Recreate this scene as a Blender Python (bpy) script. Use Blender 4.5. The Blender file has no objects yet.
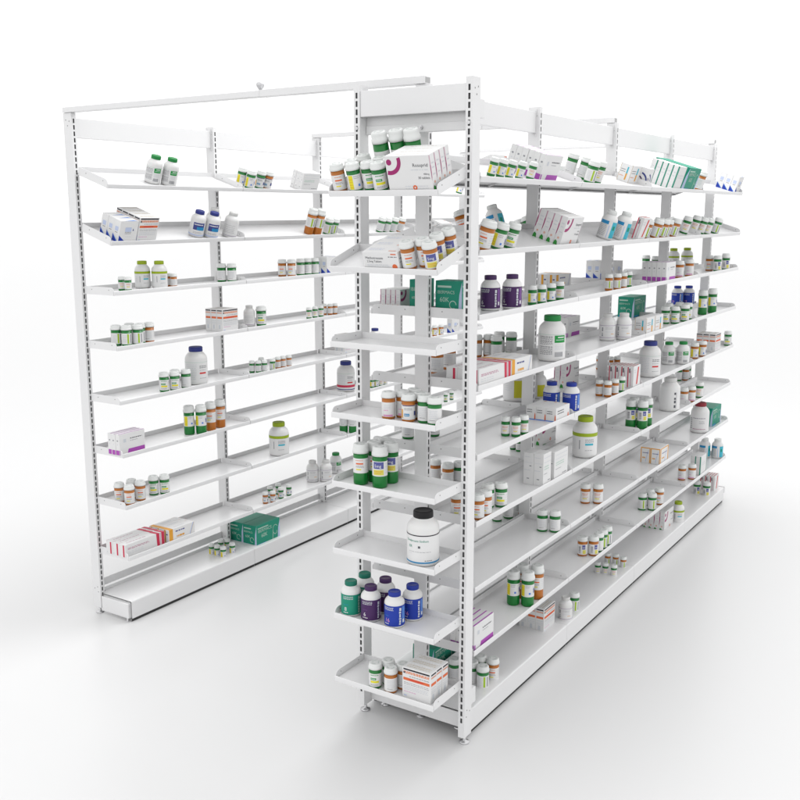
import bpy, bmesh, math, random
from mathutils import Matrix, Vector
random.seed(7)
S = bpy.context.scene
COL = S.collection
R = math.radians

# ------------------------------------------------------------------ camera, light, exposure
cam_d = bpy.data.cameras.new("camera"); cam = bpy.data.objects.new("camera", cam_d); COL.objects.link(cam)
cam.location = (1.8169, -2.9705, 1.9292)
cam.rotation_euler = (math.pi / 2 - 0.192, 0, 0.5728)
cam_d.sensor_width = 36; cam_d.lens = 43.744; cam_d.clip_start = 0.05; cam_d.clip_end = 1500
S.camera = cam

world = bpy.data.worlds.new("World"); S.world = world; world.use_nodes = True
bg = world.node_tree.nodes["Background"]
bg.inputs[0].default_value = (1, 1, 1, 1); bg.inputs[1].default_value = 1.32

def area(name, loc, target, size, power, col=(1, 1, 1)):
    d = bpy.data.lights.new(name, 'AREA'); d.shape = 'RECTANGLE'; d.size, d.size_y = size; d.energy = power; d.color = col
    o = bpy.data.objects.new(name, d); COL.objects.link(o); o.location = loc
    o.rotation_euler = (Vector(target) - Vector(loc)).to_track_quat('-Z', 'Y').to_euler()
    return o
area("studio_softbox_overhead", (-0.4, 2.3, 4.8), (-0.4, 1.2, 0), (2.4, 2.8), 112)
area("studio_softbox_front", (-1.0, -6.0, 3.4), (-0.4, 1.0, 1.0), (3.0, 2.4), 15)

S.view_settings.view_transform = 'Standard'; S.view_settings.look = 'None'
S.view_settings.gamma = 1; S.view_settings.exposure = 0.0
S.render.engine = 'CYCLES'
S.cycles.max_bounces = 8; S.cycles.diffuse_bounces = 2

# ------------------------------------------------------------------ materials
MATS = {}
def mat(name, col, rough=0.5, spec=0.5, metal=0.0, noise=0.0, scale=60, bump=0.0, sss=0.0, coat=0.0):
    if name in MATS: return MATS[name]
    m = bpy.data.materials.new(name); m.use_nodes = True
    nt = m.node_tree; b = nt.nodes["Principled BSDF"]
    b.inputs["Base Color"].default_value = (*col, 1); b.inputs["Roughness"].default_value = rough
    b.inputs["Specular IOR Level"].default_value = spec; b.inputs["Metallic"].default_value = metal
    if coat: b.inputs["Coat Weight"].default_value = coat; b.inputs["Coat Roughness"].default_value = 0.1
    if sss:
        b.inputs["Subsurface Weight"].default_value = sss; b.inputs["Subsurface Scale"].default_value = 0.01
    if noise or bump:
        tc = nt.nodes.new("ShaderNodeTexCoord"); nz = nt.nodes.new("ShaderNodeTexNoise")
        nz.inputs["Scale"].default_value = scale; nz.inputs["Detail"].default_value = 4
        nt.links.new(tc.outputs["Object"], nz.inputs["Vector"])
        if noise:
            mx = nt.nodes.new("ShaderNodeMix"); mx.data_type = 'RGBA'
            mx.inputs[6].default_value = (*[c * (1 - noise) for c in col], 1); mx.inputs[7].default_value = (*[min(1, c * (1 + noise)) for c in col], 1)
            nt.links.new(nz.outputs["Fac"], mx.inputs[0]); nt.links.new(mx.outputs[2], b.inputs["Base Color"])
        if bump:
            bp = nt.nodes.new("ShaderNodeBump"); bp.inputs["Strength"].default_value = bump; bp.inputs["Distance"].default_value = 0.001
            nt.links.new(nz.outputs["Fac"], bp.inputs["Height"]); nt.links.new(bp.outputs["Normal"], b.inputs["Normal"])
    MATS[name] = m
    return m
def srgb(r, g, b):
    f = lambda c: (c / 255 / 12.92) if c / 255 <= 0.04045 else ((c / 255 + 0.055) / 1.055) ** 2.4
    return (f(r), f(g), f(b))

paint = mat("white_powder_coat", (0.715, 0.715, 0.72), 0.28, 0.5, noise=0.004, scale=2)
steel = mat("bright_steel", (0.55, 0.55, 0.56), 0.35, metal=0.9)
dark = mat("painted_slot_shade", (0.11, 0.111, 0.115), 0.7)  # dark sheet behind the slots: shade inside the posts put into the colour
hole_shade = mat("painted_hole_shade", (0.28, 0.28, 0.28), 0.7)  # flat grey discs: the shade of punched holes painted on solid metal
gap_shade = mat("painted_gap_shade", (0.03, 0.03, 0.03), 0.8)  # near-black strip below the kick: shade of the floor gap, painted
capw = mat("white_cap_plastic", (0.68, 0.695, 0.685), 0.35, 0.5)
capmark = mat("embossed_cap_mark", (0.50, 0.55, 0.53), 0.45)
hdpe = mat("white_bottle_plastic", (0.69, 0.69, 0.685), 0.33, 0.5, sss=0.05)
graypl = mat("grey_cap_plastic", (0.62, 0.62, 0.61), 0.4)
amber = mat("amber_plastic", srgb(172, 100, 28), 0.3, 0.4, coat=0.1)
green = mat("green_plastic", srgb(14, 112, 44), 0.3, 0.4, coat=0.1)
label = mat("label_paper", (0.70, 0.70, 0.70), 0.5, 0.3)
card = mat("carton_board", (0.70, 0.70, 0.70), 0.5, 0.3, noise=0.01, scale=40)
P = {}
def ink(name, r, g, b): P[name] = mat("ink_" + name, tuple(c * 0.84 for c in srgb(r, g, b)), 0.5, 0.3); return P[name]
for n, c in dict(grey=(150, 152, 158), darkgrey=(92, 94, 100), black=(40, 34, 44), orange=(228, 112, 66), salmon=(232, 160, 132), yellow=(236, 226, 52),
                 gold=(232, 166, 60), lime=(168, 204, 44), green=(40, 150, 72), leaf=(52, 148, 62), navy=(66, 74, 140), blue=(34, 62, 168), skyblue=(44, 142, 196),
                 cyan=(70, 184, 206), teal=(28, 146, 120), tealdark=(16, 104, 88), purple=(178, 84, 184), plum=(74, 42, 94), plumlight=(120, 76, 146), magenta=(164, 44, 112),
                 crimson=(208, 52, 84), pink=(226, 160, 206), white=(238, 238, 240), pale=(212, 216, 222), paleblue=(196, 208, 236), red=(214, 62, 62), mint=(186, 214, 200),
                 bluelight=(92, 140, 220), capgreen=(38, 138, 70), capnavy=(52, 62, 136), capblue=(40, 60, 156), capteal=(30, 120, 100), capplum=(72, 44, 92),
                 caplime=(160, 182, 40), capblack=(26, 26, 28), capred=(150, 50, 60), rose=(204, 160, 178), sand=(214, 200, 176), yellowpanel=(204, 200, 52), softnavy=(92, 96, 158), softyellow=(226, 218, 104)).items(): ink(n, *c)

# ------------------------------------------------------------------ mesh builder
class MB:
    def __init__(s): s.v = []; s.f = []; s.m = []; s.mats = []; s.sm = []
    def mi(s, m):
        if m not in s.mats: s.mats.append(m)
        return s.mats.index(m)
    def add(s, verts, faces, m, smooth=False):
        o = len(s.v); s.v += [tuple(p) for p in verts]; k = s.mi(m)
        for f in faces: s.f.append(tuple(i + o for i in f)); s.m.append(k); s.sm.append(smooth)
    def box(s, x0, x1, y0, y1, z0, z1, m):
        v = [(x, y, z) for z in (z0, z1) for y in (y0, y1) for x in (x0, x1)]
        s.add(v, [(0, 2, 3, 1), (4, 5, 7, 6), (0, 1, 5, 4), (2, 6, 7, 3), (0, 4, 6, 2), (1, 3, 7, 5)], m)
    def prism(s, pts, axis, a, b, m):
        # pts: 2-D outline; axis 'y' -> pts are (x, z); axis 'z' -> (x, y); axis 'x' -> (y, z)
        mk = {'y': lambda p, t: (p[0], t, p[1]), 'z': lambda p, t: (p[0], p[1], t), 'x': lambda p, t: (t, p[0], p[1])}[axis]
        n = len(pts); v = [mk(p, a) for p in pts] + [mk(p, b) for p in pts]
        s.add(v, [tuple(range(n))[::-1], tuple(range(n, 2 * n))] + [(i, (i + 1) % n, n + (i + 1) % n, n + i) for i in range(n)], m)
    def lathe(s, prof, n, m, cx=0, cy=0, smooth=True, rib=0):
        # prof: (r, z) from the axis at the bottom to the axis at the top
        v = []; rings = []
        for r, z in prof:
            if r < 1e-6: rings.append([len(v)]); v.append((cx, cy, z))
            else:
                rings.append(list(range(len(v), len(v) + n)))
                for i in range(n):
                    a = 2 * math.pi * i / n; rr = r * (1 - (rib if i % 2 else 0))
                    v.append((cx + rr * math.cos(a), cy + rr * math.sin(a), z))
        f = []
        for A, B in zip(rings, rings[1:]):
            for i in range(n):
                j = (i + 1) % n
                if len(A) == 1 and len(B) == 1: continue
                if len(A) == 1: f.append((A[0], B[j], B[i]))
                elif len(B) == 1: f.append((A[i], A[j], B[0]))
                else: f.append((A[i], A[j], B[j], B[i]))
        s.add(v, f, m, smooth)
    def cyl(s, p, axis, r, h, m, n=14):
        ring = [(r * math.cos(2 * math.pi * i / n), r * math.sin(2 * math.pi * i / n)) for i in range(n)]
        mk = {'x': lambda q, t: (p[0] + t, p[1] + q[0], p[2] + q[1]), 'y': lambda q, t: (p[0] + q[0], p[1] + t, p[2] + q[1]), 'z': lambda q, t: (p[0] + q[0], p[1] + q[1], p[2] + t)}[axis]
        v = [mk(q, 0) for q in ring] + [mk(q, h) for q in ring]
        s.add(v, [tuple(range(n)), tuple(range(n, 2 * n))] + [(i, (i + 1) % n, n + (i + 1) % n, n + i) for i in range(n)], m)
    def band(s, r, a0, a1, z0, z1, m, seg=None, slant=0.0):
        # curved patch on a cylinder, a in degrees
        k = seg or max(1, int(abs(a1 - a0) / 9))
        v = []
        for i in range(k + 1):
            a = R(a0 + (a1 - a0) * i / k); v += [(r * math.cos(a), r * math.sin(a), z0), (r * math.cos(a + slant), r * math.sin(a + slant), z1)]
        s.add(v, [(2 * i, 2 * i + 2, 2 * i + 3, 2 * i + 1) for i in range(k)], m, True)
    def mesh(s, name, fix=True):
        me = bpy.data.meshes.new(name); me.from_pydata(s.v, [], s.f)
        for m in s.mats: me.materials.append(m)
        me.polygons.foreach_set("material_index", s.m); me.polygons.foreach_set("use_smooth", s.sm)
        if fix:
            b = bmesh.new(); b.from_mesh(me); bmesh.ops.recalc_face_normals(b, faces=b.faces); b.to_mesh(me); b.free()
        me.update(); return me
def bevel(me, w, seg=2, ang=40):
    b = bmesh.new(); b.from_mesh(me)
    es = [e for e in b.edges if len(e.link_faces) == 2 and e.calc_face_angle(0) > R(ang)]
    bmesh.ops.bevel(b, geom=es, offset=w, segments=seg, affect='EDGES', profile=0.6, clamp_overlap=True)
    b.to_mesh(me); b.free(); me.update(); return me
def put(name, me, parent=None, loc=(0, 0, 0), mtx=None):
    o = bpy.data.objects.new(name, me); COL.objects.link(o)
    if parent: o.parent = parent
    if mtx is not None: o.matrix_local = mtx
    else: o.location = loc
    return o
def thing(name, label_, cat, loc=(0, 0, 0), group=None):
    o = bpy.data.objects.new(name, None); COL.objects.link(o); o.location = loc; o.empty_display_size = 0.05
    o["label"] = label_; o["category"] = cat
    if group: o["group"] = group
    return o
TXT = {}
def text_geo(s, size):
    if s not in TXT:
        c = bpy.data.curves.new("t", 'FONT'); c.body = s; c.size = 1.0; c.resolution_u = 3; c.align_x = 'LEFT'
        o = bpy.data.objects.new("t", c); COL.objects.link(o)
        dg = bpy.context.evaluated_depsgraph_get(); dg.update()
        me = bpy.data.meshes.new_from_object(o.evaluated_get(dg))
        v = [tuple(p.co) for p in me.vertices]; f = [tuple(p.vertices) for p in me.polygons]
        bpy.data.objects.remove(o); bpy.data.curves.remove(c); bpy.data.meshes.remove(me)
        TXT[s] = (v, f)
    v, f = TXT[s]
    w = max(p[0] for p in v) if v else 0
    return [(p[0] * size, p[1] * size) for p in v], f, w * size

# ------------------------------------------------------------------ ground
g = MB(); g.box(-500, 500, -500, 500, -0.05, 0, mat("white_studio_floor", (0.635, 0.635, 0.637), 0.33, 0.55, noise=0.003, scale=0.6))
fl = put("studio_floor", g.mesh("studio_floor")); fl["kind"] = "structure"

# ------------------------------------------------------------------ shelving units
H = 2.356; PA, PB = 0.026, 0.053; PITCH = 0.0278
def post_mesh(name, both=True, base=0.03):
    """upright of 26 x 53 mm, slotted on the faces at +x (and -x); real openings, the shade inside painted as a dark sheet behind"""
    m = MB(); hx, hy = PB / 2, PA / 2; sw = 0.0085 / 2; sh = 0.0195
    sides = (1, -1) if both else (1,)
    for sx in sides:
        x = sx * hx
        def q(y0, y1, z0, z1): m.add([(x, y0, z0), (x, y1, z0), (x, y1, z1), (x, y0, z1)], [(0, 1, 2, 3) if sx > 0 else (3, 2, 1, 0)], paint)
        q(-hy, -sw, base, H); q(sw, hy, base, H)
        z = 0.088; prev = base
        while z < H - 0.02:
            q(-sw, sw, prev, z)
            xi = sx * (hx - 0.0014)
            for a, b_ in (((x, -sw), (xi, -sw)), ((xi, sw), (x, sw))):
                m.add([(a[0], a[1], z), (b_[0], b_[1], z), (b_[0], b_[1], z + sh), (a[0], a[1], z + sh)], [(0, 1, 2, 3)], paint)
            for zz in (z, z + sh): m.add([(x, -sw, zz), (x, sw, zz), (xi, sw, zz), (xi, -sw, zz)], [(0, 1, 2, 3)], paint)
            prev = z + sh; z += PITCH
        q(-sw, sw, prev, H)
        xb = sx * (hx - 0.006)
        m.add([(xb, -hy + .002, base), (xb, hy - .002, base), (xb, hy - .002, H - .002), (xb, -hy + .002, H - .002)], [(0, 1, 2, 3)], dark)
    if not both: m.add([(-hx, -hy, base), (-hx, hy, base), (-hx, hy, H), (-hx, -hy, H)], [(0, 3, 2, 1)], paint)
    for sy in (1, -1):
        y = sy * hy; m.add([(-hx, y, base), (hx, y, base), (hx, y, H), (-hx, y, H)], [(0, 1, 2, 3) if sy < 0 else (3, 2, 1, 0)], paint)
        for hz, hxx in ((H - .03, -.010), (H - .036, .012), (H - .055, 0.0), (.125, -.012), (.135, .008), (.11, .012)):
            m.cyl((hxx, y - (0.0006 if sy < 0 else -0.0001), hz), 'y', 0.0028, 0.0005, hole_shade, 8)
    for z in (base, H): m.add([(-hx, -hy, z), (hx, -hy, z), (hx, hy, z), (-hx, hy, z)], [(0, 1, 2, 3)], paint)
    return m.mesh(name, fix=False)
post_me = post_mesh("upright_post"); 
def foot_mesh():
    m = MB(); m.lathe([(0, 0), (.019, 0), (.0195, .003), (.017, .006), (.007, .009), (.006, .012), (.006, .034), (0, .034)], 20, steel)
    return m.mesh("levelling_foot")
foot_me = foot_mesh()
def post(parent, x, y, rz=0):
    o = put("upright_post", post_me, parent); o.location = (x, y, 0); o.rotation_euler = (0, 0, rz)
    f = put("levelling_foot", foot_me, o); f.location = (0, 0, 0)
    return o

REC = 0.010
def shelf_mesh(L, D=0.222):
    """tray: x=0 is the front lip, -x towards the uprights, y from 0 to L, z=0 top of the lip"""
    m = MB()
    m.box(-D, -0.004, 0.002, L - 0.002, -REC - 0.0012, -REC, paint)
    m.prism([(-.0055, -.020), (0, -.020), (0.0004, -.010), (0, -.0016), (-.0010, -.0003), (-.0028, 0), (-.0047, -.0006), (-.0055, -.0020)], 'y', 0.0, L, paint)
    m.box(-.016, -.0055, 0.002, L - .002, -.020, -.0188, paint)
    m.box(-D, -D + .0015, 0.002, L - 0.002, -REC, .012, paint)
    m.box(-D, -D + .012, 0.002, L - .002, -.0195, -.0182, paint)
    m.box(-D, -D + .0015, 0.002, L - 0.002, -.0182, -REC - .0013, paint)
    return m.mesh("shelf")
def bracket_mesh(sgn):
    m = MB(); t = 0.0018
    pts = [(-.004, -.0195), (-.0045, -.002), (-.0075, .008), (-.014, .014), (-.024, .0165), (-.19, .0165), (-.199, .0165), (-.199, -.0195)]
    m.prism(pts, 'y', 0 if sgn > 0 else -t, t if sgn > 0 else 0, paint)
    y = -0.0004 if sgn > 0 else .0001
    for hx, hz in ((-.036, .004), (-.150, .003)):
        m.cyl((hx, -0.0005 if sgn > 0 else 0.0, hz), 'y', 0.0024, 0.0004, hole_shade, 10)
        m.cyl((hx, t if sgn > 0 else -t - .0005, hz), 'y', 0.0024, 0.0004, hole_shade, 10)
    return m.mesh("end_bracket")
bra, brb = bracket_mesh(1), bracket_mesh(-1)
TILT = R(18)
FR = {}   # shelf frames for placing goods: code -> list matrix
def frame(code):
    r, k = code[0], int(code[1])
    ZR = {3: 1.576, 4: 1.326, 5: 1.076, 6: .826, 7: .576, 8: .326, 9: .103}; ZE = {3: 1.488, 4: 1.238, 5: .988, 6: .738, 7: .488, 8: .238}
    z = ((2.045, 1.797) if r != 'E' else (1.995, 1.745))[k - 1] if k < 3 else (ZE if r == 'E' else ZR)[k]
    o, rz = {'R': ((.228, 0), 0), 'L': ((-1.62, 0), 0), 'G': ((-.228, 0), math.pi), 'E': ((0, -.293), -math.pi / 2)}[r]
    M = Matrix.Translation((o[0], o[1], z)) @ Matrix.Rotation(rz, 4, 'Z')
    if k < 3: M = M @ Matrix.Rotation(TILT, 4, 'Y')
    return M
def place(code, u, v):
    """u inwards from the lip, v along the run -> (matrix of the spot on the plate)"""
    y = -v if code[0] == 'G' else v
    return frame(code) @ Matrix.Translation((-u, y, -REC))
shelf_me = shelf_mesh(0.876); eshelf_me = shelf_mesh(0.424, 0.19)
def shelf(parent, code, v0, L, me):
    y0 = -(v0 + L) if code[0] == 'G' else v0
    o = put("shelf", me, parent, mtx=frame(code) @ Matrix.Translation((0, y0, 0)))
    put("end_bracket", bra, o); put("end_bracket", brb, o, (0, L, 0))
BAY = .897
def base_mesh(L, D=.222):
    m = MB()
    m.prism([(0, .0165), (0, .098), (-.0015, .1018), (-.006, .103 - .0002), (-D, .103), (-D, .1018), (-.007, .1015), (-.003, .0995), (-.002, .097), (-.002, .0165)], 'y', .001, L - .001, paint)
    m.box(-D, -D + .0015, .002, L - .002, .1032, .120, paint)
    m.box(-.012, -.006, .0, L, .0004, .0165, gap_shade); m.box(-D + .004, -.0125, .002, L - .002, .092, .0935, paint)
    return bevel(m.mesh("base_deck"), .0006, 1, 60)
base_me = base_mesh(.88); base_long_me = base_mesh(.93)
def bracket_foot_mesh(z0, D=.196):
    m = MB(); m.box(-D, -.010, -.013, .013, z0, .0915, paint)
    me = bevel(m.mesh("foot_bracket"), .0035, 2)
    return me
bf_me = bracket_foot_mesh(.018); bg_me = bracket_foot_mesh(.046)
def board(name, parent, x0, x1, y0, y1, z0, z1, bv=.002):
    m = MB(); m.box(x0, x1, y0, y1, z0, z1, paint); return put(name, bevel(m.mesh(name), bv, 2), parent)

def run(parent, codes, px, sx_list):
    for k in range(5):
        y = BAY * k
        post(parent, px, y)
        for sx in sx_list:
            xf = px + sx * .2265
            o = put("foot_bracket", bf_me if len(sx_list) == 1 else bg_me, parent); o.location = (xf, y if k else y, 0); o.rotation_euler = (0, 0, 0 if sx > 0 else math.pi)
            f = put("levelling_foot", foot_me, o); f.location = (-.03 if len(sx_list) == 1 else -.06, 0, -.008 if len(sx_list) == 1 else .0)
            if len(sx_list) == 2: f.scale = (1, 1, 1.36)
        if k < 4:
            board("header_board", parent, px - .010, px + .010, y + .0135, y + BAY - .0135, 2.250, 2.3365)
            m = MB()
            for yy in (y + .0135, y + BAY - .0185):
                m.box(px + .0105, px + .0125, yy, yy + .005, 2.236, 2.346, paint)
            put("header_clip", m.mesh("header_clip"), parent)
    for c in codes:
        for k in range(1, 9):
            for b in range(4): shelf(parent, c + str(k), .001 + .88 * b, .876, shelf_me)
        for b in range(4):
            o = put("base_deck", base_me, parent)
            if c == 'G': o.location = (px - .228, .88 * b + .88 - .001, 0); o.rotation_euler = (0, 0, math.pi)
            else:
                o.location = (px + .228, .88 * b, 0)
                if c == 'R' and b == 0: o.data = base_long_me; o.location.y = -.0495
left = thing("wall_shelving_unit", "long single-sided white metal shelving unit standing on the left, four bays long", "shelving unit", (-1.848, 0, 0))
left_off = bpy.data.objects  # parts are given in world coordinates and carried by a root at the unit's base
def rebase(root):
    L = Vector(root.location)
    for o in root.children: o.location = Vector(o.location) - L
run(left, 'L', -1.848, (1,))
for k in range(4):
    board("back_rail", left, -1.866, -1.862, BAY * k + .014, BAY * (k + 1) - .014, .120, .158, .0012)
rebase(left)
gond = thing("gondola_shelving_unit", "long double-sided white metal shelving unit standing on the right, loaded on both faces", "shelving unit", (0, 0, 0))
run(gond, 'RG', 0, (1, -1))
board("back_rail", gond, -.0015, .0015, .014, BAY - .014, .120, .158, .0008)
for k in range(1, 4): board("back_rail", gond, -.0015, .0015, BAY * k + .014, BAY * (k + 1) - .014, .120, .158, .0008)
endu = thing("end_shelving_unit", "narrow white end shelving bay with two slotted uprights across the front of the right unit", "shelving unit", (.011, -.0765, 0))
post(endu, -.212, -.0765, -math.pi / 2); post(endu, .234, -.0765, -math.pi / 2)
for k in range(1, 9): shelf(endu, 'E%d' % k, -.1975, .424, eshelf_me)
board("header_board", endu, -.1985, .2205, -.100, -.084, 2.250, 2.3365)
hb = board("back_channel", endu, -.1985, .2205, -.062, -.050, 2.192, 2.330, .0015)
m = MB(); m.box(-.1985, .2205, -.066, -.0621, 2.192, 2.221, paint); put("channel_lip", bevel(m.mesh("channel_lip"), .0012, 1), hb)
m = MB(); m.cyl((.03, -.0665, 2.207), 'y', .0065, -.006, steel, 16); m.cyl((.03, -.0725, 2.207), 'y', .0035, -.003, steel, 6); put("bolt", m.mesh("bolt"), hb)
for x in (-.212, .234):
    for z in (2.212, .20):
        m = MB(); m.cyl((x, -.1030, z), 'y', .006, -.0035, steel, 14); put("screw", m.mesh("screw"), endu)
for z in (2.23, .14):
    for x in (-.212, .234): board("joining_plate", endu, x - .010, x + .010, -.0498, -.0135, z, z + .06, .0015)
board("foot_rail", endu, -.1985, .2205, -.056, -.0505, .040, .0985, .0015)
rebase(endu)
for i, (y, x0, nm) in enumerate(((0, -1.872, "nearest of the three white tie bars, knob at its middle"), (BAY * 2, -1.872, "middle one of the three white tie bars, running behind the slotted uprights"),
                              (BAY * 4, -1.872, "farthest of the three white tie bars between the tops of both units"))):
    t = thing("tie_bar", nm + ", bridging both units" if i < 2 else nm, "tie bar", (-.93, y, H), "tie bars across the aisle")
    m = MB(); m.box(x0 + .93, .93 - .725, -.019, .019, .0015, .0245, paint); put("bar", bevel(m.mesh("bar"), .002, 2), t)
    m = MB(); m.box(.93 - .723, .93 + .0135, -.0205, .0205, .001, .026, paint); m.box(.93 + .0136, .93 + .0142, -.016, .016, .004, .023, mat('rail_end_plug', (.4, .4, .4), .6))
    put("sleeve", bevel(m.mesh("sleeve"), .0015, 1), t)
    if i: continue
    m = MB(); m.lathe([(0, .0246), (.005, .0246), (.006, .029), (.013, .038), (.0165, .047), (.0135, .055), (0, .057)], 16, steel)
    o = put("tightening_knob", m.mesh("tightening_knob"), t, (.93 - .735, 0, 0))

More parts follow.
